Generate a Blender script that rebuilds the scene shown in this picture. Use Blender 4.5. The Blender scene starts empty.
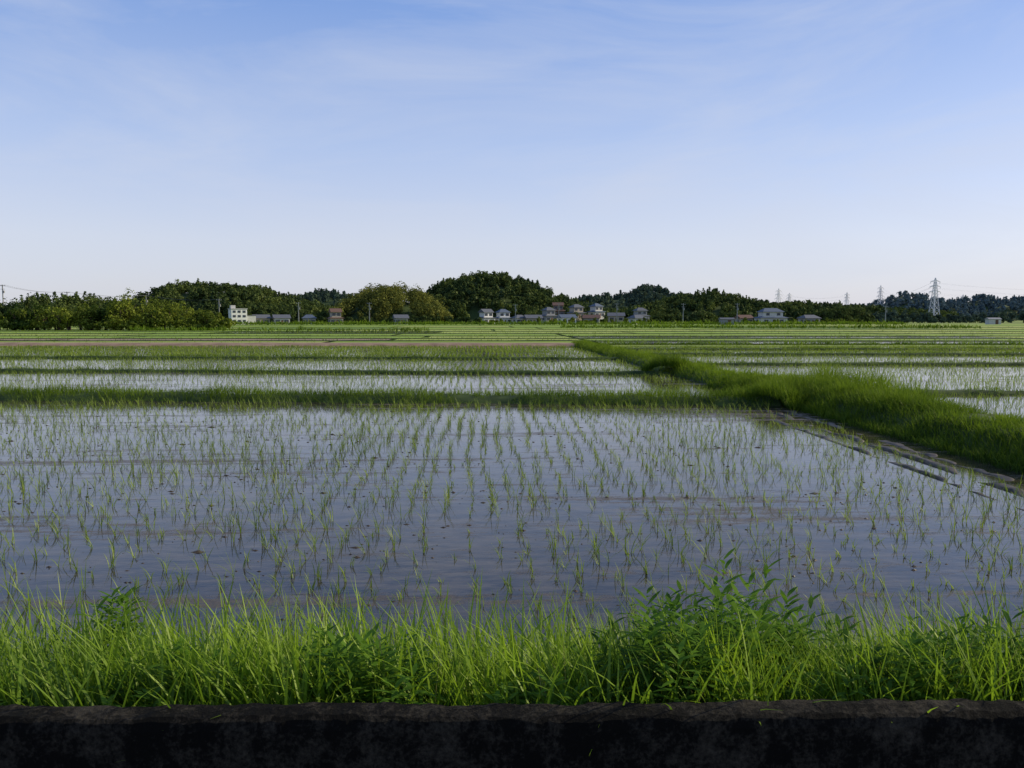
import bpy, math, numpy as np
from mathutils import Vector
rng=np.random.default_rng(7)
scene=bpy.context.scene
CAMH=2.6
SUN_AZ=math.radians(80); SUN_EL=math.radians(25)

# ------------------------------------------------------------------ helpers
def link(o):
    scene.collection.objects.link(o); return o
def np_mesh(name,V,F,mats,attrs=None,midx=None,smooth=False):
    me=bpy.data.meshes.new(name)
    V=np.asarray(V,dtype=np.float32); F=np.asarray(F,dtype=np.int32); k=F.shape[1]
    me.vertices.add(len(V)); me.vertices.foreach_set('co',V.ravel())
    me.loops.add(F.size); me.loops.foreach_set('vertex_index',F.ravel())
    me.polygons.add(len(F))
    me.polygons.foreach_set('loop_start',np.arange(0,F.size,k,dtype=np.int32))
    if midx is not None: me.polygons.foreach_set('material_index',np.asarray(midx,dtype=np.int32))
    me.polygons.foreach_set('use_smooth',np.full(len(F),smooth))
    if attrs:
        for n,a in attrs.items():
            at=me.attributes.new(n,'FLOAT','POINT'); at.data.foreach_set('value',np.asarray(a,dtype=np.float32))
    for m in (mats if isinstance(mats,(list,tuple)) else [mats]): me.materials.append(m)
    me.update(); me.validate()
    o=bpy.data.objects.new(name,me); return link(o)
class Acc:
    def __init__(s): s.V=[];s.F=[];s.R=[];s.T=[];s.M=[];s.n=0
    def add(s,V,F,R,T,m=0):
        s.V.append(V);s.F.append(F+s.n);s.R.append(R);s.T.append(T);s.M.append(np.full(len(F),m));s.n+=len(V)
    def build(s,name,mats,smooth=False):
        return np_mesh(name,np.concatenate(s.V),np.concatenate(s.F),mats,{'rnd':np.concatenate(s.R),'t':np.concatenate(s.T)},np.concatenate(s.M),smooth)
def blades(acc,base,az,L,W,lean,bend,S=3,prof='grass',rnd=None,face=None,m=0):
    N=len(base); base=np.asarray(base,float)
    if rnd is None: rnd=rng.random(N)
    if face is None: face=rng.normal(0,.5,N)
    L=np.broadcast_to(L,N);W=np.broadcast_to(W,N);lean=np.broadcast_to(lean,N);bend=np.broadcast_to(bend,N)
    d=np.stack([np.cos(az),np.sin(az)],1)
    fa=az+math.pi/2+face
    w=np.stack([np.cos(fa),np.sin(fa),0*fa],1)
    P=base.copy(); rows=[]; 
    for i in range(S+1):
        t=i/S
        if prof=='grass': ww=(1-t)**.6*(.75+.5*min(t*2,1)) if t<1 else .04
        else: ww=max(math.sin(math.pi*min(t*.93+.05,1))**.8,.03)
        rows.append((P-w*(W*ww/2)[:,None],P+w*(W*ww/2)[:,None]))
        tilt=lean+bend*((i+.5)/S)
        st=(L/S)[:,None]
        P=P+st*np.concatenate([np.sin(tilt)[:,None]*d,np.cos(tilt)[:,None]],1)
    V=np.stack([x for r in rows for x in r],1).reshape(-1,3)
    k=2*(S+1); F=[]
    for i in range(S): F.append([2*i,2*i+1,2*i+3,2*i+2])
    F=(np.arange(N)*k)[:,None,None]+np.array(F)[None]
    acc.add(V,F.reshape(-1,4),np.repeat(rnd,k),np.tile(np.repeat(np.linspace(0,1,S+1),2),N),m)
def vnoise(x,y,s,seed=0):
    r=np.random.default_rng(seed); g=r.random((64,64)); x=np.asarray(x)/s; y=np.asarray(y)/s
    xi=np.floor(x).astype(int); yi=np.floor(y).astype(int); fx=x-xi; fy=y-yi
    fx=fx*fx*(3-2*fx); fy=fy*fy*(3-2*fy)
    a=g[xi%64,yi%64];b=g[(xi+1)%64,yi%64];c=g[xi%64,(yi+1)%64];d=g[(xi+1)%64,(yi+1)%64]
    return (a*(1-fx)+b*fx)*(1-fy)+(c*(1-fx)+d*fx)*fy

# ------------------------------------------------------------------ materials
def newmat(name):
    m=bpy.data.materials.new(name); m.use_nodes=True; nt=m.node_tree; nt.nodes.clear()
    return m,nt,nt.nodes,nt.links
def foliage(name,dark,light,tip=None,transl=.4,gloss=.05,nscale=.3,base=None):
    m,nt,N,Lk=newmat(name)
    out=N.new('ShaderNodeOutputMaterial')
    r=N.new('ShaderNodeAttribute'); r.attribute_name='rnd'
    t=N.new('ShaderNodeAttribute'); t.attribute_name='t'
    co=N.new('ShaderNodeTexCoord'); no=N.new('ShaderNodeTexNoise'); no.inputs['Scale'].default_value=nscale; no.inputs['Detail'].default_value=3
    Lk.new(co.outputs['Object'],no.inputs['Vector'])
    ad=N.new('ShaderNodeMath'); ad.operation='MULTIPLY_ADD'; Lk.new(r.outputs['Fac'],ad.inputs[0]); ad.inputs[1].default_value=.7
    sb=N.new('ShaderNodeMath'); sb.operation='MULTIPLY_ADD'; Lk.new(no.outputs['Fac'],sb.inputs[0]); sb.inputs[1].default_value=2.2; sb.inputs[2].default_value=-.98
    Lk.new(sb.outputs[0],ad.inputs[2]); ad.use_clamp=True
    mx=N.new('ShaderNodeMix'); mx.data_type='RGBA'; mx.inputs['A'].default_value=(*dark,1); mx.inputs['B'].default_value=(*light,1); Lk.new(ad.outputs[0],mx.inputs['Factor'])
    col=mx.outputs['Result']
    if tip:
        p=N.new('ShaderNodeMath'); p.operation='POWER'; Lk.new(t.outputs['Fac'],p.inputs[0]); p.inputs[1].default_value=2.5
        p2=N.new('ShaderNodeMath'); p2.operation='MULTIPLY'; Lk.new(p.outputs[0],p2.inputs[0]); p2.inputs[1].default_value=.6
        m2=N.new('ShaderNodeMix'); m2.data_type='RGBA'; Lk.new(p2.outputs[0],m2.inputs['Factor']); Lk.new(col,m2.inputs['A']); m2.inputs['B'].default_value=(*tip,1); col=m2.outputs['Result']
    d=N.new('ShaderNodeBsdfDiffuse'); tr=N.new('ShaderNodeBsdfTranslucent'); Lk.new(col,d.inputs['Color']); Lk.new(col,tr.inputs['Color'])
    a=N.new('ShaderNodeMixShader'); a.inputs[0].default_value=transl; Lk.new(d.outputs[0],a.inputs[1]); Lk.new(tr.outputs[0],a.inputs[2])
    g=N.new('ShaderNodeBsdfGlossy'); g.inputs['Roughness'].default_value=.5; g.inputs['Color'].default_value=(.8,.85,.6,1)
    b=N.new('ShaderNodeMixShader'); b.inputs[0].default_value=gloss; Lk.new(a.outputs[0],b.inputs[1]); Lk.new(g.outputs[0],b.inputs[2])
    Lk.new(b.outputs[0],out.inputs['Surface']); return m
def noisy(name,c1,c2,scale=1,rough=.9,bump=0,stretch=(1,1,1),detail=6,spec=.3,lo=.35,hi=.65):
    m,nt,N,Lk=newmat(name)
    out=N.new('ShaderNodeOutputMaterial'); p=N.new('ShaderNodeBsdfPrincipled'); p.inputs['Roughness'].default_value=rough; p.inputs['Specular IOR Level'].default_value=spec
    co=N.new('ShaderNodeTexCoord'); mp=N.new('ShaderNodeMapping'); mp.inputs['Scale'].default_value=stretch; Lk.new(co.outputs['Object'],mp.inputs['Vector'])
    no=N.new('ShaderNodeTexNoise'); no.inputs['Scale'].default_value=scale; no.inputs['Detail'].default_value=detail; Lk.new(mp.outputs[0],no.inputs['Vector'])
    cr=N.new('ShaderNodeValToRGB'); cr.color_ramp.elements[0].position=lo; cr.color_ramp.elements[1].position=hi
    cr.color_ramp.elements[0].color=(*c1,1); cr.color_ramp.elements[1].color=(*c2,1)
    Lk.new(no.outputs['Fac'],cr.inputs[0]); Lk.new(cr.outputs[0],p.inputs['Base Color'])
    if bump:
        b=N.new('ShaderNodeBump'); b.inputs['Strength'].default_value=1; b.inputs['Distance'].default_value=bump; Lk.new(no.outputs['Fac'],b.inputs['Height']); Lk.new(b.outputs[0],p.inputs['Normal'])
    Lk.new(p.outputs[0],out.inputs['Surface']); return m

def water_mat():
    m,nt,N,Lk=newmat('paddy_water')
    out=N.new('ShaderNodeOutputMaterial')
    co=N.new('ShaderNodeTexCoord')
    def noise(scale,st,det=5,rough=.55):
        mp=N.new('ShaderNodeMapping'); mp.inputs['Scale'].default_value=st; Lk.new(co.outputs['Object'],mp.inputs['Vector'])
        n=N.new('ShaderNodeTexNoise'); n.inputs['Scale'].default_value=scale; n.inputs['Detail'].default_value=det; n.inputs['Roughness'].default_value=rough
        Lk.new(mp.outputs[0],n.inputs['Vector']); return n.outputs['Fac']
    def math_(op,a,b,c=None,cl=False):
        x=N.new('ShaderNodeMath'); x.operation=op; x.use_clamp=cl
        for i,v in enumerate([a,b,c]):
            if v is None: continue
            if isinstance(v,(int,float)): x.inputs[i].default_value=v
            else: Lk.new(v,x.inputs[i])
        return x.outputs[0]
    w=N.new('ShaderNodeBsdfPrincipled'); w.inputs['IOR'].default_value=1.36
    cr=N.new('ShaderNodeValToRGB'); cr.color_ramp.elements[0].color=(.016,.016,.016,1); cr.color_ramp.elements[1].color=(.10,.08,.05,1)
    cr.color_ramp.elements[0].position=.40; cr.color_ramp.elements[1].position=.72
    Lk.new(noise(2.6,(.5,1.6,1),9,.72),cr.inputs[0]); Lk.new(cr.outputs[0],w.inputs['Base Color'])
    w.inputs['Roughness'].default_value=.05
    bp=N.new('ShaderNodeBump'); bp.inputs['Strength'].default_value=1; bp.inputs['Distance'].default_value=.0020
    Lk.new(noise(7,(.6,1.2,1),3),bp.inputs['Height']); Lk.new(bp.outputs[0],w.inputs['Normal'])
    md=N.new('ShaderNodeBsdfPrincipled'); md.inputs['Roughness'].default_value=.5
    c2=N.new('ShaderNodeValToRGB'); c2.color_ramp.elements[0].color=(.03,.022,.014,1); c2.color_ramp.elements[1].color=(.13,.095,.05,1)
    Lk.new(noise(9,(1,1,1),8,.7),c2.inputs[0]); Lk.new(c2.outputs[0],md.inputs['Base Color'])
    b2=N.new('ShaderNodeBump'); b2.inputs['Distance'].default_value=.03; Lk.new(noise(9,(1,1,1),8,.7),b2.inputs['Height']); Lk.new(b2.outputs[0],md.inputs['Normal'])
    big=noise(.22,(.45,1.2,1),3); fine=noise(4.2,(.45,1.3,1),12,.85)
    streak=noise(1.2,(.08,1.8,1),6,.65)
    s=math_('MULTIPLY',big,.5); s=math_('MULTIPLY_ADD',fine,1.0,s); s=math_('MULTIPLY_ADD',streak,.75,s)
    f=math_('MULTIPLY',math_('SUBTRACT',s,1.17),11,None,True)
    f=math_('MULTIPLY',f,.82)
    mix=N.new('ShaderNodeMixShader'); Lk.new(f,mix.inputs[0]); Lk.new(w.outputs[0],mix.inputs[1]); Lk.new(md.outputs[0],mix.inputs[2])
    Lk.new(mix.outputs[0],out.inputs['Surface']); return m

M_water=water_mat()
M_ground=noisy('ground_grass',(.09,.15,.015),(.22,.28,.035),.08,stretch=(1,3,1))
M_soil=noisy('bank_soil',(.02,.03,.01),(.05,.06,.025),4,bump=.02)
M_dirt=noisy('dirt',(.18,.115,.075),(.29,.20,.135),.8,bump=.02)
M_mud=noisy('mud',(.035,.026,.016),(.10,.075,.045),6,rough=.5,bump=.02)
M_dike=noisy('dike_soil',(.02,.04,.008),(.05,.08,.015),1.5,bump=.03)
M_seed=foliage('rice_seedling',(.10,.17,.018),(.24,.34,.03),(.28,.37,.04),.5,.03)
M_grass=foliage('grass',(.055,.13,.010),(.23,.37,.018),(.27,.40,.03),.5,.025,1.1)
M_dgrass=foliage('dike_grass',(.04,.09,.008),(.16,.25,.014),(.21,.30,.025),.45,.012,.5)
M_weed=foliage('weed_leaf',(.04,.11,.010),(.14,.27,.020),None,.45,.02,1.5)
M_dry=foliage('dry_grass',(.20,.16,.07),(.3,.26,.12),None,.3,.03)
M_leafA=foliage('forest_leaf',(.026,.050,.018),(.105,.14,.032),None,.25,.01,.05)  # leaf green lightened to carry some distance haze in the colour
M_leafB=foliage('bamboo_leaf',(.08,.10,.022),(.20,.205,.04),None,.3,.01,.08)
M_leafC=foliage('hazy_forest_leaf',(.045,.075,.060),(.085,.12,.072),None,.15,.0,.03)  # distance haze painted into the leaf colour, bluer and paler
M_leafD=foliage('far_hazy_forest_leaf',(.085,.13,.145),(.12,.165,.165),None,.1,.0,.03)  # stronger haze tint in the base colour for the farthest ridge
M_leafN=foliage('treeline_leaf',(.035,.065,.010),(.18,.22,.025),None,.3,.01,.12)
M_bark=noisy('bark',(.04,.03,.02),(.09,.07,.05),3)

# ------------------------------------------------------------------ world, sun, camera
wd=bpy.data.worlds.new('World'); scene.world=wd; wd.use_nodes=True
nt=wd.node_tree; N=nt.nodes; Lk=nt.links; N.clear()
ST=.15
wo=N.new('ShaderNodeOutputWorld'); bg=N.new('ShaderNodeBackground'); bg.inputs['Strength'].default_value=ST
sky=N.new('ShaderNodeTexSky'); sky.sky_type='NISHITA'; sky.sun_disc=False; sky.sun_elevation=SUN_EL; sky.sun_rotation=SUN_AZ
sky.air_density=1.0; sky.dust_density=1.0; sky.ozone_density=2.5
tint=N.new('ShaderNodeMix'); tint.data_type='RGBA'; tint.blend_type='MULTIPLY'; tint.inputs['Factor'].default_value=1; tint.inputs['B'].default_value=(1.25,1.18,1.35,1); Lk.new(sky.outputs[0],tint.inputs['A'])
tc=N.new('ShaderNodeTexCoord'); sx=N.new('ShaderNodeSeparateXYZ'); Lk.new(tc.outputs['Generated'],sx.inputs[0])
gr=N.new('ShaderNodeValToRGB'); el=gr.color_ramp.elements
stops=[(0,(.665,.675,.755)),(.09,(.650,.685,.80)),(.20,(.47,.575,.82)),(.36,(.205,.36,.74)),(.6,(.10,.22,.55)),(1,(.06,.14,.40))]
while len(el)<len(stops): el.new(.5)
for e_,(p_,c_) in zip(el,stops): e_.position=p_; e_.color=(*c_,1)
Lk.new(sx.outputs['Z'],gr.inputs[0])
gs=N.new('ShaderNodeMix'); gs.data_type='RGBA'; gs.blend_type='MULTIPLY'; gs.inputs['Factor'].default_value=1; gs.inputs['B'].default_value=(1/ST,1/ST,1/ST,1); Lk.new(gr.outputs[0],gs.inputs['A'])
bl=N.new('ShaderNodeMix'); bl.data_type='RGBA'; bl.inputs['Factor'].default_value=.76; Lk.new(tint.outputs['Result'],bl.inputs['A']); Lk.new(gs.outputs['Result'],bl.inputs['B'])
mp=N.new('ShaderNodeMapping'); mp.inputs['Scale'].default_value=(1.2,1.2,4.5); mp.inputs['Rotation'].default_value=(0.12,0.35,0); mp.inputs['Location'].default_value=(3.1,.4,1.7); Lk.new(tc.outputs['Generated'],mp.inputs[0])
cn=N.new('ShaderNodeTexNoise'); cn.inputs['Scale'].default_value=2.0; cn.inputs['Detail'].default_value=9; cn.inputs['Roughness'].default_value=.6; cn.inputs['Distortion'].default_value=.8; Lk.new(mp.outputs[0],cn.inputs['Vector'])
cr=N.new('ShaderNodeMapRange'); cr.inputs['From Min'].default_value=.42; cr.inputs['From Max'].default_value=.75; cr.inputs['To Max'].default_value=.5; Lk.new(cn.outputs['Fac'],cr.inputs['Value'])
mc=N.new('ShaderNodeMix'); mc.data_type='RGBA'; Lk.new(cr.outputs[0],mc.inputs['Factor']); Lk.new(bl.outputs['Result'],mc.inputs['A']); mc.inputs['B'].default_value=(4.25,4.55,5.35,1)
Lk.new(mc.outputs['Result'],bg.inputs['Color']); Lk.new(bg.outputs[0],wo.inputs['Surface'])

sl=bpy.data.lights.new('sun','SUN'); sl.energy=5; sl.angle=math.radians(.5); sl.color=(1,.86,.60)
so=link(bpy.data.objects.new('sun',sl))
sd=Vector((math.sin(SUN_AZ)*math.cos(SUN_EL),math.cos(SUN_AZ)*math.cos(SUN_EL),math.sin(SUN_EL)))
so.rotation_euler=sd.to_track_quat('Z','Y').to_euler()
cam=bpy.data.cameras.new('camera'); cam.lens=28.125; cam.sensor_width=36; cam.clip_end=12000; cam.clip_start=.05
co=link(bpy.data.objects.new('camera',cam)); co.location=(0,0,CAMH)
co.rotation_euler=(math.radians(90-4.72),0,math.radians(-2.08)); scene.camera=co
scene.view_settings.view_transform='Standard'; scene.view_settings.look='None'; scene.view_settings.exposure=0

# ------------------------------------------------------------------ ground sheets
def sheet(name,pts,z,mat):
    me=bpy.data.meshes.new(name); me.from_pydata([(x,y,z) for x,y in pts],[],[tuple(range(len(pts)))]); me.materials.append(mat)
    return link(bpy.data.objects.new(name,me))
sheet('ground',[(-4000,-1500),(4000,-1500),(4000,6000),(-4000,6000)],-.12,M_ground)
sheet('paddy_water',[(-160,5.0),(160,5.0),(160,66.6),(-160,79.4)],0,M_water)

def ridge(name,pts,w,h,mat,seg=.35,base=-.1,seed=1,rough=.25):
    P=[np.array(p,float) for p in pts]; path=[];
    for a,b in zip(P[:-1],P[1:]):
        n=max(2,int(np.linalg.norm(b-a)/seg)); path+= [a+(b-a)*i/n for i in range(n)]
    path.append(P[-1]); path=np.array(path); T=np.gradient(path,axis=0); T/=np.linalg.norm(T,axis=1)[:,None]; Nn=np.stack([T[:,1],-T[:,0]],1)
    prof=np.array([(-.5,base),(-.42,.02),(-.3,h*.75),(-.12,h),(.12,h*.97),(.3,h*.7),(.42,.02),(.5,base)])
    if h<.05: prof[1,1]=prof[6,1]=-.005
    V=[]
    for j,(u,z) in enumerate(prof):
        q=path+Nn*(u*w)
        k=vnoise(q[:,0]+13*seed,q[:,1],.9,seed)-.5+ (vnoise(q[:,0]+13*seed,q[:,1],.25,seed+1)-.5)*.5
        q=q+Nn*(k*w*rough*.5)[:,None]
        zz=z+(k*h*rough*2 if 0<j<7 else 0)
        V.append(np.column_stack([q,np.zeros(len(q))+zz]))
    V=np.stack(V,1); n,m=V.shape[:2]; idx=np.arange(n*m).reshape(n,m)
    F=np.stack([idx[:-1,:-1],idx[:-1,1:],idx[1:,1:],idx[1:,:-1]],-1).reshape(-1,4)[:,::-1]
    return np_mesh(name,V.reshape(-1,3),F,mat,smooth=True)
def ridge_grass(acc,pts,w,h,dens,L,W,S=3,spread=1.0,sc=(.6,1.3),dark=0.):
    P=[np.array(p,float) for p in pts]
    for a,b in zip(P[:-1],P[1:]):
        l=np.linalg.norm(b-a); n=int(l*w*dens); t=rng.random(n); u=rng.uniform(-.46,.46,n)*spread
        T=(b-a)/l; Nn=np.array([T[1],-T[0]])
        xy=a+(b-a)*t[:,None]+Nn*(u*w)[:,None]
        z=np.interp(np.abs(u),[0,.12,.3,.42,.5],[h,h,h*.7,0.02,-.02])-.02
        clump=vnoise(xy[:,0],xy[:,1],.7,5)*.7+vnoise(xy[:,0],xy[:,1],2.6,6)*.6
        keep=clump>.28; xy=xy[keep];z=z[keep];clump=clump[keep];u=u[keep];n=len(xy)
        LL=L*(rng.uniform(sc[0],sc[1],n))*(.3+1.2*clump**1.3)
        blades(acc,np.column_stack([xy,z]),rng.random(n)*6.28,LL,W*rng.uniform(.7,1.4,n),rng.uniform(.02,.45,n),rng.uniform(.2,1.3,n),S,rnd=np.clip(rng.random(n)*.6+clump*.6-np.abs(u)*.7-dark,0,1))  # blades lower on the slope coloured darker, standing in for shade

# dikes
cd=[(-60,30.9),(8.9,24.0)]
ld=[(10.6,5.0),(10.5,17),(10.0,25.5)]
ld2=[(10.0,25.5),(9.5,40),(9.2,76)]
ridge('field_dike',cd,1.5,.2,M_dike,seed=2)
ridge('field_dike',ld,2.6,.48,M_dike,seed=3)
ridge('field_dike',ld2,2.1,.30,M_dike,seed=4)
thin=[[(-80,45.5),(8.6,36.7)],[(-90,58),(8.6,50)],[(10.6,27.0),(60,25.0)],[(10.4,44),(80,41.5)],[(10.2,56),(90,53)],[(10.2,65),(100,62)]]
for i,t in enumerate(thin): ridge('paddy_ridge',t,.8,.13,M_dike,seg=.5,seed=10+i)
g=Acc()
ridge_grass(g,cd,1.5,.2,330,.24,.012,dark=.2)  # blade colour darkened for the shaded side facing the camera
ridge_grass(g,ld,2.7,.48,560,.32,.013,S=4,dark=.12)
ridge_grass(g,[(10.0,24.5),(9.8,30)],3.0,.32,420,.32,.014,dark=.1)
ridge_grass(g,[(9.2,10),(9.0,23)],.5,.0,500,.26,.012,dark=.6)  # dark-coloured grass strip painting the shade along the dike foot
ridge_grass(g,ld2,2.1,.30,170,.30,.02)
for i,t in enumerate(thin): ridge_grass(g,t,.8,.12,110,.2,.02,S=2,dark=.25)
ridge_grass(g,[(8.4,36.3),(9.2,38.5)],2.6,.4,400,.5,.02,dark=.4)
ridge_grass(g,[(8.2,23.2),(10.6,24.0)],3.0,.35,500,.35,.014)
ridge_grass(g,[(11.2,19),(11.4,27)],1.4,.40,260,.66,.014,S=4)
ridge_grass(g,[(10.2,18),(10.2,22)],.8,.40,200,.6,.014,S=4)
g.build('dike_grass',M_dgrass)
for x,y0,y1,w in [(7.35,7.5,20.5,.13),(7.9,8,22,.16),(8.45,8,22.6,.2)]:
    ridge('mud_ridge',[(x,y0),(x+.05,y1)],w,.013,M_mud,seg=.08,base=-.03,seed=int(x*10),rough=2.8)

# ------------------------------------------------------------------ seedlings
def paddy(acc,x0,x1,ylo,yhi,dx,dy,nb,L,W,S,miss=.04,jit=.036):
    xs=np.arange(x0,x1,dx); 
    X=[];Y=[]
    for i,x in enumerate(xs):
        a,b=ylo(x),yhi(x); ys=np.arange(a,b,dy)+rng.uniform(0,dy)
        X.append(np.full(len(ys),x)+rng.normal(0,jit,len(ys))+.10*np.sin(ys*.33+(i//6)*1.3)+.03*np.sin(ys*1.3+i)); Y.append(ys+rng.normal(0,.05,len(ys)))
    X=np.concatenate(X);Y=np.concatenate(Y)
    k=(rng.random(len(X))>miss+.45*(vnoise(X,Y,1.5,9)>.74)+.15*(vnoise(X,Y,.7,19)>.7)); 
    k&=np.abs(X)<Y*.78+6
    X=X[k];Y=Y[k]; n=len(X)
    size=(.5+.75*vnoise(X,Y,2.2,11))*rng.uniform(.55,1.25,n); pr=rng.random(n)*.6
    az0=rng.normal(math.pi*.95,1.2,n)
    for b in range(nb):
        az=az0+rng.normal(0,1.3,n)
        base=np.column_stack([X+rng.normal(0,.012,n),Y+rng.normal(0,.012,n),np.full(n,-.01)])
        blades(acc,base,az,L*size*rng.uniform(.55,1.1,n),W,rng.uniform(.02,.5,n),rng.uniform(.1,1.4,n),S,rnd=np.clip(pr+rng.random(n)*.4,0,1))
a=Acc(); paddy(a,-26,8.2,lambda x:5.2,lambda x:23.9-.1*x,.30,.22,5,.28,.0088,4,.08); a.build('rice_seedlings',M_seed,True)
a=Acc()
paddy(a,-50,8.3,lambda x:25.9-.1*x,lambda x:37-.1*x,.30,.22,3,.25,.013,2)
paddy(a,-60,8.3,lambda x:38.2-.1*x,lambda x:50.2-.09*x,.30,.3,3,.26,.020,2)
paddy(a,-70,8.3,lambda x:51.4-.09*x,lambda x:72.5-.04*x,.30,.34,4,.28,.028,2)
paddy(a,12,24,lambda x:8,lambda x:26,.30,.22,4,.25,.011,2)
paddy(a,11.5,50,lambda x:28.2-.04*x,lambda x:43.8-.05*x,.30,.22,3,.26,.015,2)
paddy(a,11,60,lambda x:45.3-.05*x,lambda x:56-.06*x,.30,.3,3,.26,.020,2)
paddy(a,11,70,lambda x:57-.04*x,lambda x:73-.04*x,.30,.36,4,.28,.028,2)
a.build('rice_seedlings',M_seed)

n=4200; X=rng.uniform(-16,8.2,n); Y=5.5+18*rng.random(n)**1.0; k=(vnoise(X*.5,Y*2,1.6,21)>.47); X=X[k];Y=Y[k];n=len(X)
ang=np.linspace(0,2*math.pi,7)[:-1]; V=[];F=[]
for i in range(n):
    r=rng.uniform(.008,.03)*(2 if rng.random()<.03 else 1); st=rng.uniform(1,3)
    ring=[(X[i]+math.cos(q)*r*st*rng.uniform(.7,1.2),Y[i]+math.sin(q)*r*rng.uniform(.7,1.2),-.01) for q in ang]
    b=len(V); V+=ring+[(X[i]+rng.normal(0,r*.2),Y[i],r*rng.uniform(.25,.6))]
    for j in range(6): F.append((b+j,b+(j+1)%6,b+6))
me=bpy.data.meshes.new('mud_clods'); me.from_pydata(V,[],F); me.materials.append(M_mud); link(bpy.data.objects.new('mud_clods',me))

# ------------------------------------------------------------------ far fields
ridge('dirt_road',[(-170,83.5),(9.5,75)],7.0,.26,M_dirt,seg=1.2,seed=33,rough=.08)
far_mats=[noisy('lush_field',(.14,.23,.015),(.25,.35,.03),.25,stretch=(.3,2,1)),
          noisy('young_field',(.20,.27,.04),(.33,.38,.07),.25,stretch=(.3,2,1)),
          noisy('pasture',(.07,.14,.012),(.15,.23,.02),.2,stretch=(.3,2,1)),
          M_water,noisy('fallow',(.19,.14,.085),(.29,.21,.14),.3,stretch=(.3,2,1))]
edges=[81,90,100,114,131,152,180,215,260,325]
farR=Acc()
lines=[]
for i in range(len(edges)-1):
    y0,y1=edges[i]+.5,edges[i+1]-.5
    off=rng.uniform(-15,15)
    xs=[-330]+[v+off for v in(-120,-62,-22,12,55,110,190)]+[360]
    if i<4: xs[4]=12
    for j in range(len(xs)-1):
        x0,x1=xs[j]+.4,xs[j+1]-.4
        c=rng.choice([0,0,1,1,2,0,3,1,3] if i<5 else [0,1,1,2,0,0,1],)
        if i==1 and x1<0: c=4 if j<3 else 0
        if i==0: c=[0,0,1,0,3,1,3,0][j]
        sheet('rice_field',[(x0,y0-.04*x0),(x1,y0-.04*x1),(x1,y1-.04*x1),(x0,y1-.04*x0)],.0,far_mats[c])
        if (c in(1,3) and i<6):
            xx=rng.uniform(x0,x1,int((x1-x0)*(y1-y0)*(1.4 if c==3 else .5))); yy=rng.uniform(y0,y1,len(xx)); yy=y0+np.round((yy-y0)/.6)*.6-.04*xx
            q=np.abs(xx)<yy*.75; xx=xx[q];yy=yy[q]
            for b in range(2):
                blades(farR,np.column_stack([xx,yy,0*xx]),rng.random(len(xx))*6.28,rng.uniform(.12,.24,len(xx)),.05,rng.uniform(0,.4,len(xx)),.6,1)
    pl=[(-330,edges[i]+13.2),(360,edges[i]-14.4)]
    if i>0: ridge('paddy_ridge',pl,1.0,.10,M_dike,seg=3,seed=40+i)
    lines.append(pl)
farR.build('field_crop',M_seed)
g=Acc()
for i,pl in enumerate(lines[:8]):
    if i>0: ridge_grass(g,pl,.8,.1,12,.26,.08,S=1,dark=.25,sc=(.3,1.4))
ridge_grass(g,[(-170,78.6),(9,71.2)],.8,.04,40,.18,.03,S=2)
ridge_grass(g,[(9,76),(160,70)],1.2,.15,60,.3,.05,S=2)
ridge_grass(g,[(-10,148),(-70,162)],3,.3,8,.7,.12,S=2)
ridge_grass(g,[(20,205),(120,190)],4,.3,6,.9,.2,S=2)
ridge_grass(g,[(-120,300),(160,300)],8,.4,3,1.2,.3,S=2)
g.build('field_margin_grass',M_dgrass)

# ------------------------------------------------------------------ foreground bank, wall, road
nx,ny=240,40; xs=np.linspace(-16,16,nx); ts=np.linspace(0,1,ny)
def bankz(x,y):
    yy=y+.025*x
    return np.interp(yy,[3.0,3.5,4.2,5.0,5.5],[.80,.72,.42,.05,-.1])+(vnoise(x,y,.5,31)-.5)*.10
Vb=[];
for t in ts:
    y=3.02-.025*xs+t*2.6; Vb.append(np.column_stack([xs,y,bankz(xs,y)]))
Vb=np.stack(Vb,0); idx=np.arange(ny*nx).reshape(ny,nx)
F=np.stack([idx[:-1,:-1],idx[:-1,1:],idx[1:,1:],idx[1:,:-1]],-1).reshape(-1,4)
np_mesh('grassy_bank',Vb.reshape(-1,3),F,M_soil,smooth=True)

def wallmat():
    m,nt,N,Lk=newmat('weathered_concrete'); out=N.new('ShaderNodeOutputMaterial'); p=N.new('ShaderNodeBsdfPrincipled'); p.inputs['Roughness'].default_value=.95; p.inputs['Specular IOR Level'].default_value=.1
    co=N.new('ShaderNodeTexCoord')
    def nz(s,st,d,r):
        mp=N.new('ShaderNodeMapping'); mp.inputs['Scale'].default_value=st; Lk.new(co.outputs['Object'],mp.inputs['Vector'])
        n=N.new('ShaderNodeTexNoise'); n.inputs['Scale'].default_value=s; n.inputs['Detail'].default_value=d; n.inputs['Roughness'].default_value=r; Lk.new(mp.outputs[0],n.inputs['Vector']); return n.outputs['Fac']
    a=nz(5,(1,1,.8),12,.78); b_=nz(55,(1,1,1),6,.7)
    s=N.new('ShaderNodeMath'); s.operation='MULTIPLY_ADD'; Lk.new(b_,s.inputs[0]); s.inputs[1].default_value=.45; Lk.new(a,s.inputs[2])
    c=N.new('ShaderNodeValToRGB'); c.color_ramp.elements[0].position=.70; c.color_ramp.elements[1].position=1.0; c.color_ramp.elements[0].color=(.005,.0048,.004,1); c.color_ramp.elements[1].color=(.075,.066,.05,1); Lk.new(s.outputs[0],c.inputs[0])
    b=N.new('ShaderNodeBump'); b.inputs['Distance'].default_value=.012; Lk.new(b_,b.inputs['Height']); Lk.new(b.outputs[0],p.inputs['Normal'])
    Lk.new(c.outputs[0],p.inputs['Base Color']); Lk.new(p.outputs[0],out.inputs['Surface']); return m
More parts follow.
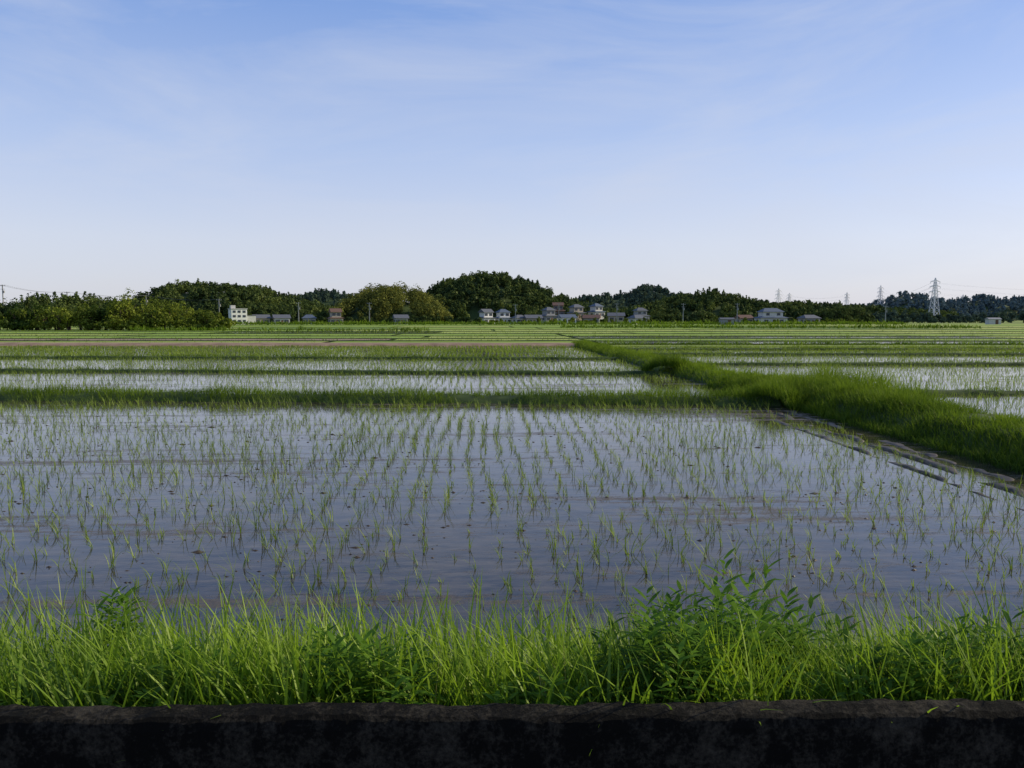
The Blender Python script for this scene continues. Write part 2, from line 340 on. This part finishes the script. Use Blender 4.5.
xs=np.linspace(-16,16,2000); prof=[(-.065,.3),(-.065,1.05),(-.06,1.08),(-.045,1.096),(0,1.10),(.045,1.10),(.058,1.085),(.065,1.05),(.065,.3)]
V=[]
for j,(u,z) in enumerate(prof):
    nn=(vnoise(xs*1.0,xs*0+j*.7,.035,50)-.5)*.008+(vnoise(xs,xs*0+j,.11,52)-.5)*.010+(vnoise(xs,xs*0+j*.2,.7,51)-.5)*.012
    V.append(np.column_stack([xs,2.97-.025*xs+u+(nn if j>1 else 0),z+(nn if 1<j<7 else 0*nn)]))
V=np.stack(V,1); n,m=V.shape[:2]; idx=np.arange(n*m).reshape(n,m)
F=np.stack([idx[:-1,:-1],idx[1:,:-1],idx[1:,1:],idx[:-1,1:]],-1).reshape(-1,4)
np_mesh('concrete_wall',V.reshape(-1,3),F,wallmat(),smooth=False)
M_asph=noisy('asphalt',(.035,.035,.037),(.065,.065,.066),30,bump=.004)
sheet('road',[(-60,-4.5),(60,-4.5),(60,1.4),(-16,3.3),(-60,4.4)],.72,M_asph)

g=Acc()
def bankblades(n,y0,y1,L,W,lean,bend,S=6,xr=7.5,clump=True,m=0,thr=.3,seed=61,k1=.4):
    x=rng.uniform(-xr,xr,n); y=rng.uniform(y0,y1,n)-.025*x
    c=vnoise(x,y,.35,seed)*.6+vnoise(x,y,1.3,seed+1)*.5
    k=(c>thr)&(np.abs(x)<y*.8+1.5); x=x[k];y=y[k];c=c[k];n=len(x)
    blades(g,np.column_stack([x,y,bankz(x,y)-.02]),rng.normal(math.pi,1.6,n),rng.uniform(*L,n)*(.95-k1*.55+k1*c),rng.uniform(*W,n),rng.uniform(*lean,n),rng.uniform(*bend,n),S,rnd=np.clip(rng.random(n)*.75+c*.35-.08,0,1),m=m)
bankblades(26000,3.08,5.1,(.18,.38),(.004,.009),(.02,.5),(.2,1.4),4,thr=.1)
bankblades(21000,3.25,4.9,(.38,.64),(.006,.012),(.0,.25),(.2,1.0),6,thr=.28,seed=71,k1=.6)
bankblades(7500,3.1,4.5,(.44,.70),(.010,.017),(.0,.22),(.2,1.3),7,thr=.42,seed=81,k1=.6)
bankblades(500,3.6,4.7,(.65,.88),(.008,.014),(.0,.18),(.2,.8),7,thr=.45,seed=91)
bankblades(2600,4.6,5.6,(.3,.5),(.006,.010),(.0,.35),(.2,1.0),5,thr=.3,seed=75)
bankblades(350,3.2,4.8,(.4,.72),(.003,.005),(.0,.25),(.1,.6),5,m=1,thr=.2)
g.build('tall_grass',[M_grass,M_dry],True)
def weeds(acc,cx,cy,n,rx,ry,H):
    x=cx+rng.normal(0,rx,n); y=np.clip(cy+rng.normal(0,ry,n),3.1-.025*cx,4.7)
    z=bankz(x,y)
    h=H*rng.uniform(.6,1.08,n)*np.exp(-((x-cx)/(rx*2.6))**2)
    az=rng.random(n)*6.28; ln=rng.uniform(0,.16,n)
    top=np.column_stack([np.cos(az)*np.sin(ln)*h,np.sin(az)*np.sin(ln)*h,h*np.cos(ln)])
    base=np.column_stack([x,y,z])
    blades(acc,base,az,h,.007,ln,.02,3,prof='grass',face=np.zeros(n),rnd=np.full(n,.3))
    pr=rng.random(n)*.5
    for k in range(24):
        t=.22+.78*(k/23)**.85
        p=base+top*t
        La=(.135 if k<18 else .135-.009*(k-17))*rng.uniform(.75,1.2,n)
        el=1.5-.6*max(0,(k-14)/9)
        blades(acc,p,az*0+k*2.4+rng.normal(0,.4,n)+pr*6,La*(H/.7)**.5,.023,np.full(n,el*.8),rng.uniform(.3,.9,n),4,prof='leaf',face=rng.normal(0,.15,n),rnd=np.clip(pr+rng.random(n)*.3+.4*t-.2,0,1))
a=Acc()
weeds(a,1.25,3.95,58,.30,.22,.76)
weeds(a,.75,3.5,32,.2,.15,.58)
weeds(a,-1.95,4.15,22,.10,.12,.70)
weeds(a,-1.35,3.4,16,.2,.12,.42)
weeds(a,-.55,3.45,34,.2,.12,.48)
weeds(a,-2.1,3.3,16,.25,.12,.38)
weeds(a,2.35,3.7,28,.2,.2,.58)
weeds(a,.1,3.3,12,.2,.1,.38)
weeds(a,3.0,3.6,30,.4,.2,.5); weeds(a,-3.2,3.7,30,.4,.2,.5); weeds(a,1.8,3.35,26,.25,.1,.44)
a.build('goldenrod_weeds',M_weed,True)

# ------------------------------------------------------------------ trees
def leaves(acc,C,Nrm,s,rnd,m=0):
    n=len(C); Nrm=Nrm/np.linalg.norm(Nrm,axis=1)[:,None]
    r=rng.normal(size=(n,3)); A=np.cross(Nrm,r); A/=np.linalg.norm(A,axis=1)[:,None]; B=np.cross(Nrm,A)
    s=np.broadcast_to(s,n)[:,None]*rng.uniform(.5,1.3,(n,1)); q=rng.uniform(.6,1.2,(n,4,1))
    V=np.stack([C-A*s*q[:,0],C+B*s*.6*q[:,1],C+A*s*q[:,2],C-B*s*.6*q[:,3]],1).reshape(-1,3)
    F=np.arange(4*n).reshape(n,4); acc.add(V,F,np.repeat(rnd,4),np.tile([0,.3,.6,.3],n),m)
def crowns(acc,P,r,h,M,ls,kind='round',m=0):
    n=len(P); tr=rng.random(n)*.6
    if kind=='round':
        K=9; lob=rng.normal(size=(n,K,3)); lob/=np.linalg.norm(lob,axis=2)[...,None]; lob*=rng.uniform(.3,.75,(n,K,1))
        lr=rng.uniform(.32,.52,(n,K)); lrn=rng.random((n,K))*.3
        li=rng.integers(0,K,(n,M)); ii=np.arange(n)[:,None]
        u=rng.normal(size=(n,M,3)); u[...,2]=u[...,2]+.35; u/=np.linalg.norm(u,axis=2)[...,None]
        S=np.stack([r,r,h],1)[:,None,:]
        C=P[:,None,:]+(lob[ii,li]+u*lr[ii,li][...,None]*rng.uniform(.75,1.08,(n,M,1)))*S
        rn=tr[:,None]+lrn[ii,li]+rng.random((n,M))*.15
        leaves(acc,C.reshape(-1,3),(u+rng.normal(0,.4,u.shape)).reshape(-1,3),ls,rn.ravel(),m)
    else:
        t=rng.random((n,M))**.7; a=rng.random((n,M))*6.28; rr=(t+.08)*(.75+.35*np.sin(t*26+a*2))
        C=P[:,None,:]+np.stack([np.cos(a)*rr*r[:,None],np.sin(a)*rr*r[:,None],h[:,None]*(1-2*t)],-1)
        u=np.stack([np.cos(a),np.sin(a),.5+0*a],-1)
        rn=tr[:,None]*.6+rng.random((n,M))*.25
        leaves(acc,C.reshape(-1,3),(u+rng.normal(0,.45,u.shape)).reshape(-1,3),ls,rn.ravel(),m)
def hill(prof,Yr,foot,back,tree,spacing,M,ls,mat,conifer=.25,seed=0,name='wooded_hill',fname='hill_forest',dz=0):
    px=np.array([p[0] for p in prof],float); pz=np.array([p[1] for p in prof],float); pz=np.where(pz>6,pz+dz,pz)
    def zt(x,y):
        c=np.maximum(np.interp(x,px,pz)-tree*1.0,0)
        f=np.where(y<Yr,(y-(Yr-foot))/foot,1-(y-Yr)/back); f=np.clip(f,0,1); f=np.sin(f*math.pi/2)**.9
        return c*f*(.9+.2*vnoise(x,y,14,seed+40))-.12
    nx=int((px[-1]-px[0])/6)+2; X,Y=np.meshgrid(np.linspace(px[0],px[-1],nx),np.linspace(Yr-foot,Yr+back,16))
    Z=zt(X,Y); V=np.stack([X,Y,Z],-1).reshape(-1,3); idx=np.arange(X.size).reshape(X.shape)
    F=np.stack([idx[:-1,:-1],idx[:-1,1:],idx[1:,1:],idx[1:,:-1]],-1).reshape(-1,4)
    np_mesh(name,V,F,M_dike,smooth=True)
    A=(px[-1]-px[0])*(foot+back*.35); n=int(A/spacing**2)
    x=rng.uniform(px[0],px[-1],n); y=rng.uniform(Yr-foot,Yr+back*.35,n)
    hgt=np.interp(x,px,pz)
    th=tree*rng.uniform(.7,1.15,n); th=np.minimum(th,np.maximum(hgt*.9,1.5))
    z=zt(x,y); acc=Acc(); con=(rng.random(n)<conifer)|(vnoise(x,y,25,seed)>.80)
    r=th*rng.uniform(.38,.55,n)
    for kk,kd in ((~con,'round'),(con,'cone')):
        if kk.sum()==0: continue
        rr=r[kk] if kd=='round' else r[kk]*.72
        hh=th[kk]*.5*(1 if kd=='round' else 1.05)
        crowns(acc,np.column_stack([x[kk],y[kk],z[kk]+hh*.95]),rr,hh,M,ls,kd)
    acc.build(fname,mat)
hill([(-180,3),(-168,14),(-153,18.9),(-130,18.9),(-116,17.2),(-101,12.2),(-90,9.0),(-80,6.5),(-60,3)],420,55,70,6.3,4.0,170,.62,M_leafA,.12,1,dz=3)
hill([(-66,4),(-61.6,10.9),(-54,16),(-40.7,17.9),(-29,15.6),(-21,11),(-15,4)],370,26,40,8,3.2,260,.45,M_leafB,0,2,fname='bamboo_grove',dz=1.5)
hill([(-40,6),(-32,18),(-20,25),(-5,29.5),(10,28),(28,22.6),(43,17),(55,11.8),(64,8),(80,5)],480,62,80,7,4.2,190,.7,M_leafA,.2,3,dz=2)
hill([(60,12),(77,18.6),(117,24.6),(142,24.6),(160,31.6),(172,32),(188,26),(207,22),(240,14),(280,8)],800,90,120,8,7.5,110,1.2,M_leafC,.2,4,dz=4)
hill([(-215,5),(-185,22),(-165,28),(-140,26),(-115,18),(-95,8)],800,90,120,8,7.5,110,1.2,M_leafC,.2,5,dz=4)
hill([(70,7),(95,8),(118,11),(129,14.6),(148,19.4),(170,22),(193,17.5),(215,13),(238,14.2),(260,11.8),(275,12.9),(290,11.0),(305,9),(330,8)],600,60,80,7,5,150,.85,M_leafA,.2,6,dz=2)
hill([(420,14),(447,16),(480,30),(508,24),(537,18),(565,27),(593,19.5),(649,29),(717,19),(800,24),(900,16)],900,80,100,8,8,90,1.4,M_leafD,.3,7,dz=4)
hill([(-330,9),(-200,7.4),(-181,7.4),(-170,8.2),(-161,11.5),(-151,12.4),(-140,11.4),(-131,9),(-121,8),(-110,3)],300,30,40,6,3.6,170,.5,M_leafA,.12,8)
def belt(name,pts,Y,width,spacing,M,ls,mat,trunks=True,bushy=.5):
    px=np.array([p[0] for p in pts],float); pz=np.array([p[1] for p in pts],float)
    n=int((px[-1]-px[0])*width/spacing**2)+3; x=rng.uniform(px[0],px[-1],n); y=Y+rng.uniform(0,width,n)
    h=np.interp(x,px,pz)*rng.uniform(.55,1.08,n); acc=Acc()
    r=np.clip(h*rng.uniform(.32,.5,n),.8,4)
    crowns(acc,np.column_stack([x,y,h*.55]),r,h*.47,M,ls)
    sm=rng.random(n)<bushy
    crowns(acc,np.column_stack([x[sm]+rng.normal(0,1,sm.sum()),np.full(sm.sum(),Y-.5),h[sm]*.22]),r[sm]*.9,h[sm]*.25,M//2,ls)
    for i in range(n):
        rr=.05*r[i]+.06
        lim=[((x[i],y[i],-.1),(x[i]+rng.normal(0,.2),y[i],h[i]*.6),rr)]
        for q in range(3): 
            a=rng.random()*6.28; lim.append(((x[i],y[i],h[i]*rng.uniform(.25,.45)),(x[i]+math.cos(a)*r[i]*.6,y[i]+math.sin(a)*r[i]*.6,h[i]*rng.uniform(.6,.8)),rr*.5))
        for p0,p1,w in lim:
            p0=np.array(p0);p1=np.array(p1); b=np.array([[-1,-1,0],[1,-1,0],[1,1,0],[-1,1,0]])
            V=np.concatenate([p0+b*w,p1+b*w*.4]); F=np.array([[j,(j+1)%4,4+(j+1)%4,4+j] for j in range(4)])
            acc.add(V,F,np.full(8,.5),np.zeros(8),1)
    acc.build(name,[mat,M_bark])
belt('tree_belt',[(-135,5),(-109,4.6),(-100,4.8),(-96,5.2),(-90,6.0),(-84,6.4),(-77,8.2),(-71,7.0),(-64,5.8),(-58,4.2),(-54,2.4)],170,9,2.3,420,.28,M_leafN)
belt('tree_belt',[(-105,4),(-92,3),(-80,5),(-60,4),(-40,3),(-18,5),(0,3)],338,7,3.4,200,.5,M_leafA)
belt('tree_belt',[(60,3),(76,7),(85,4),(100,6),(125,8),(140,5)],400,9,3.4,200,.55,M_leafA)
belt('tree_belt',[(156,6),(163,9),(172,8),(178,9.5),(184,5)],372,9,2.8,260,.5,M_leafA)
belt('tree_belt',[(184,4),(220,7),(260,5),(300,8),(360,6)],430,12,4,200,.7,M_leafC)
belt('tree_belt',[(-4,1.6),(10,2.4),(30,3),(50,2.6),(75,3)],343,3,2.8,140,.35,M_leafN)
belt('tree_belt',[(10,4),(22,7),(30,5),(42,7),(55,5),(70,6)],366,6,4.8,200,.45,M_leafA)
belt('tree_belt',[(96,3),(110,4),(122,2.2),(138,2.4),(170,2.4)],344,3,2.9,160,.35,M_leafN)

# ------------------------------------------------------------------ buildings
def flat(name,c,rough=.7):
    return noisy(name,tuple(v*.8 for v in c),c,2,rough=rough)
M_white=flat('white_render',(.55,.55,.52)); M_cream=flat('cream_render',(.38,.34,.28)); M_brownw=flat('brown_siding',(.2,.14,.10)); M_greyw=flat('grey_siding',(.27,.28,.29)); M_bright=flat('white_paint',(.75,.75,.73))
M_rt=flat('grey_roof_tile',(.12,.13,.15),.7); M_rb=flat('blue_roof_tile',(.10,.13,.18),.7); M_rr=flat('brown_roof_tile',(.15,.09,.07),.8); M_glass=flat('window_glass',(.05,.06,.08),.15)
M_steel=flat('galvanised_steel',(.7,.71,.74),.5); M_conc=flat('pole_concrete',(.3,.3,.29)); M_wire=flat('wire',(.10,.10,.11)); M_door=flat('door_wood',(.14,.08,.05))
M_frame=flat('window_frame',(.4,.4,.39))
def boxm(name,c,s,mat,parent):
    x,y,z=c; a,b,d=s[0]/2,s[1]/2,s[2]/2
    V=[(x+i*a,y+j*b,z+k*d) for i in(-1,1) for j in(-1,1) for k in(-1,1)]
    F=[(0,1,3,2),(4,6,7,5),(0,4,5,1),(2,3,7,6),(0,2,6,4),(1,5,7,3)]
    me=bpy.data.meshes.new(name); me.from_pydata(V,[],F); me.materials.append(mat); o=link(bpy.data.objects.new(name,me)); o.parent=parent; return o
def roof(name,w,d,z0,rh,mat,parent,hip=0,over=.6,x=0,y=0):
    a,b=w/2+over,d/2+over; r=max(a-hip,.2)
    V=[(x-a,y-b,z0),(x+a,y-b,z0),(x+a,y+b,z0),(x-a,y+b,z0),(x-r,y,z0+rh),(x+r,y,z0+rh),(x-a,y-b,z0-.15),(x+a,y-b,z0-.15),(x+a,y+b,z0-.15),(x-a,y+b,z0-.15)]
    F=[(0,1,5,4),(2,3,4,5),(1,2,5),(3,0,4),(6,7,1,0),(7,8,2,1),(8,9,3,2),(9,6,0,3),(9,8,7,6)]
    me=bpy.data.meshes.new(name); me.from_pydata(V,[],F); me.materials.append(mat); o=link(bpy.data.objects.new(name,me)); o.parent=parent
def house(x,y,z,w,d,st,wm,rm,rot=0,hip=0,rh=1.7,nm='japanese_house',sc=.86):
    e=link(bpy.data.objects.new(nm,None)); h1=2.8
    boxm('ground_floor',(0,0,h1/2-.6),(w,d,h1+1.2),wm,e)
    if st>1:
        roof('eaves_roof',w,d,h1+.15,.8,rm,e,hip=1.6)
        boxm('upper_floor',(0,.2,h1+1.5),(w*.74,d*.74,2.9),wm,e); roof('roof',w*.74,d*.74,h1+3.1,rh,rm,e,hip=hip,y=.2)
        for k in(-1,1):
            boxm('upper_window_frame',(k*w*.2,.2-d*.37-.02,h1+1.9),(1.9,.08,1.4),M_frame,e); boxm('upper_window',(k*w*.2,.2-d*.37-.06,h1+1.9),(1.7,.08,1.2),M_glass,e)
    else: roof('roof',w,d,h1+.15,rh,rm,e,hip=hip)
    for k in(-.3,.28):
        boxm('window_frame',(k*w,-d/2-.02,1.35),(2.2,.08,1.6),M_frame,e); boxm('window',(k*w,-d/2-.06,1.35),(2.0,.08,1.4),M_glass,e)
    boxm('door',(0,-d/2-.03,1.0),(1,.08,2.0),M_door,e)
    boxm('side_window',(w/2+.03,0,1.5),(.06,1.6,1.2),M_glass,e); boxm('side_window',(-w/2-.03,0,1.5),(.06,1.6,1.2),M_glass,e)
    e.location=(x,y,z); e.rotation_euler=(0,0,rot); e.scale=(sc,sc,sc); return e
wl=[M_white,M_cream,M_bright,M_greyw,M_brownw]; rl=[M_rt,M_rb,M_rr,M_rt]
hs=[(1.5,352,0,7,6,2,2,0,.6),(9,356,0,7.5,6,2,2,1,.4),(22,352,0,8,6,1,1,0,.2),(30,364,1,7,6,2,3,0,.5),(37,353,.2,8,6,1,2,1,.3),(44,376,2.5,8,6,2,1,0,.5),
(48,353,0,8,6,1,3,2,-.2),(54,380,3,7,6,2,0,1,.6),(60,360,1,8,6,1,1,0,-.1),(68,352,0,7,6,1,0,0,.5),(36,384,3.5,7,6,2,4,2,0),(75,380,1,8,6,2,3,0,.3),
(-83,334,0,7,6,1,0,0,.4),(-72,336,0,6,5,1,3,1,.2),(-91,333,0,7,5,1,1,0,.5),(16,353,0,6,5,1,0,0,.5),(-34,334,0,6,5,1,3,0,.3)]
for i,(x,y,z,w,d,s,a_,b_,r_) in enumerate(hs): house(x,y,z,w,d,s,wl[a_],rl[b_],r_,hip=(2.2 if i%2 else 0))
house(-61,335,0,6,6,2,M_cream,M_rr,.4)
house(127,350,0,14,7,2,M_white,M_rb,.15,hip=2.5,rh=1.8,sc=.9); house(145,352,0,9,6,1,M_greyw,M_rt,.3,hip=2); house(117,356,0,7,6,1,M_cream,M_rr,.2)
e=link(bpy.data.objects.new('white_apartment_block',None))
boxm('walls',(0,0,3.0),(6.0,6,6.2),M_bright,e); boxm('parapet',(0,0,6.2),(6.4,6.4,.35),M_frame,e); boxm('stair_tower',(-1.8,.5,7.0),(1.8,2.2,1.3),M_white,e)
for zz in(1.4,3.3,5.1):
    for xx in(-1.9,0,1.9): boxm('window',(xx,-3.04,zz),(1.1,.08,.9),M_glass,e)
boxm('annex',(4.8,0,1.7),(3.4,5,3.6),M_white,e); boxm('annex_roof',(4.8,0,3.6),(3.7,5.3,.25),M_rt,e)
e.location=(-98,325,0); e.rotation_euler=(0,0,.5)
def shed(x,y,w,wm,rm):
    e=link(bpy.data.objects.new('farm_shed',None)); boxm('walls',(0,0,1),(w,2.6,2.1),wm,e); roof('roof',w,2.6,2.15,.6,rm,e,over=.25); boxm('door',(w*.15,-1.34,.95),(1.2,.06,1.8),M_door,e); e.location=(x,y,0)
shed(208,320,5,M_white,M_greyw); shed(92,300,5,M_greyw,M_rt)

# ------------------------------------------------------------------ pylons, poles and wires
def beams(name,segs,mat):
    V=[];F=[]
    for p0,p1,w in segs:
        p0=Vector(p0);p1=Vector(p1); d=(p1-p0).normalized(); u=d.cross(Vector((0,0,1))) if abs(d.z)<.95 else d.cross(Vector((1,0,0))); u.normalize(); v=d.cross(u)
        b=len(V)
        for p in(p0,p1):
            for i,j in((-1,-1),(1,-1),(1,1),(-1,1)): V.append(p+u*i*w/2+v*j*w/2)
        F+=[(b,b+1,b+5,b+4),(b+1,b+2,b+6,b+5),(b+2,b+3,b+7,b+6),(b+3,b,b+4,b+7),(b+3,b+2,b+1,b),(b+4,b+5,b+6,b+7)]
    me=bpy.data.meshes.new(name); me.from_pydata([tuple(v) for v in V],[],F); me.materials.append(mat); return link(bpy.data.objects.new(name,me))
arms_z=(.68,.80,.91)
def pylon(x,y,H,w=.2,rot=0.3):
    S=[]; hw=lambda t: (H*.085)*(1-t)**1.1+H*.012 if t<1 else .1
    lv=[0,.14,.27,.39,.5,.6,.68,.75,.8,.86,.91,1]
    c=lambda t,i,j:(i*hw(t),j*hw(t),t*H)
    for a_,b_ in zip(lv[:-1],lv[1:]):
        for i,j in((-1,-1),(1,-1),(1,1),(-1,1)): S.append((c(a_,i,j),c(b_,i,j),w))
        for (i,j),(k,l) in (((-1,-1),(1,-1)),((1,-1),(1,1)),((1,1),(-1,1)),((-1,1),(-1,-1))):
            S.append((c(a_,i,j),c(b_,k,l),w*.6)); S.append((c(a_,k,l),c(b_,i,j),w*.6)); S.append((c(b_,i,j),c(b_,k,l),w*.6))
    for q,t in enumerate(arms_z):
        L=H*(.15-.015*q)
        for s in(-1,1):
            for j in(-1,1): S.append(((s*hw(t),j*hw(t),t*H),(s*L,0,t*H+.2),w*.8)); S.append(((s*hw(t),j*hw(t),t*H+H*.035),(s*L,0,t*H+.2),w*.7))
            S.append(((s*L,0,t*H+.2),(s*L,0,t*H-H*.035),w*.8))
    o=beams('transmission_pylon',S,M_steel); o.location=(x,y,-.1); o.rotation_euler=(0,0,rot); return (x,y,H,rot)
P=[pylon(252,440,25,.22,.2),pylon(455,905,40,.26,.4),pylon(416,905,32,.26,.4),pylon(335,900,36,.24,.4),pylon(359,930,32,.24,.4),pylon(430,400,24,.24,.2),pylon(640,1050,34,.3,.3)]
def wires(a_,b_,sag,name='power_lines',w=.05):
    S=[]
    for q,t in enumerate(arms_z):
        for s in(-1,1):
            pts=[]
            p=[]
            for (x,y,H,r) in(a_,b_):
                L=H*(.15-.015*q)*s; p.append(Vector((x+math.cos(r)*L,y+math.sin(r)*L,t*H-H*.035)))
            for k in range(17):
                u=k/16; v=p[0].lerp(p[1],u); v.z-=sag*4*u*(1-u); pts.append(v)
            S+=[(pts[k],pts[k+1],w) for k in range(16)]
    beams(name,S,M_wire)
wires(P[0],P[1],6); wires(P[0],P[5],5,w=.02); wires(P[3],P[4],3); wires(P[4],P[2],3)
def pole(x,y,H,arm=True):
    S=[((0,0,-.2),(0,0,H*.5),.34),((0,0,H*.5),(0,0,H),.26)]
    if arm:
        S+=[((-1,0,H-.4),(1,0,H-.4),.14),((-.8,0,H-1.6),(.8,0,H-1.6),.12),((.35,0,H-3),(.35,0,H-2.1),.5)]
        for k in(-.9,0,.9): S.append(((k,0,H-.4),(k,0,H-.1),.12))
    o=beams('utility_pole',S,M_conc); o.location=(x,y,0)
pp=[(-235,300,13),(-172,295,14.5),(-157,310,12.5),(-138,335,12),(-103,318,10)]
for q in pp: pole(*q)
S=[]
for a_,b_ in zip(pp[:-1],pp[1:]):
    for off in(-.9,0,.9):
        pa=Vector((a_[0]+off,a_[1],a_[2]-.1)); pb=Vector((b_[0]+off,b_[1],b_[2]-.1)); pts=[]
        for k in range(9):
            u=k/8; v=pa.lerp(pb,u); v.z-=1.0*4*u*(1-u); pts.append(v)
        S+=[(pts[k],pts[k+1],.04) for k in range(8)]
beams('overhead_wires',S,M_wire)
for q in [(-47,335,9),(14,345,8.5),(33,348,9),(58,346,9),(88,350,9),(112,350,9),(-75,330,9),(176,345,8)]: pole(*q)
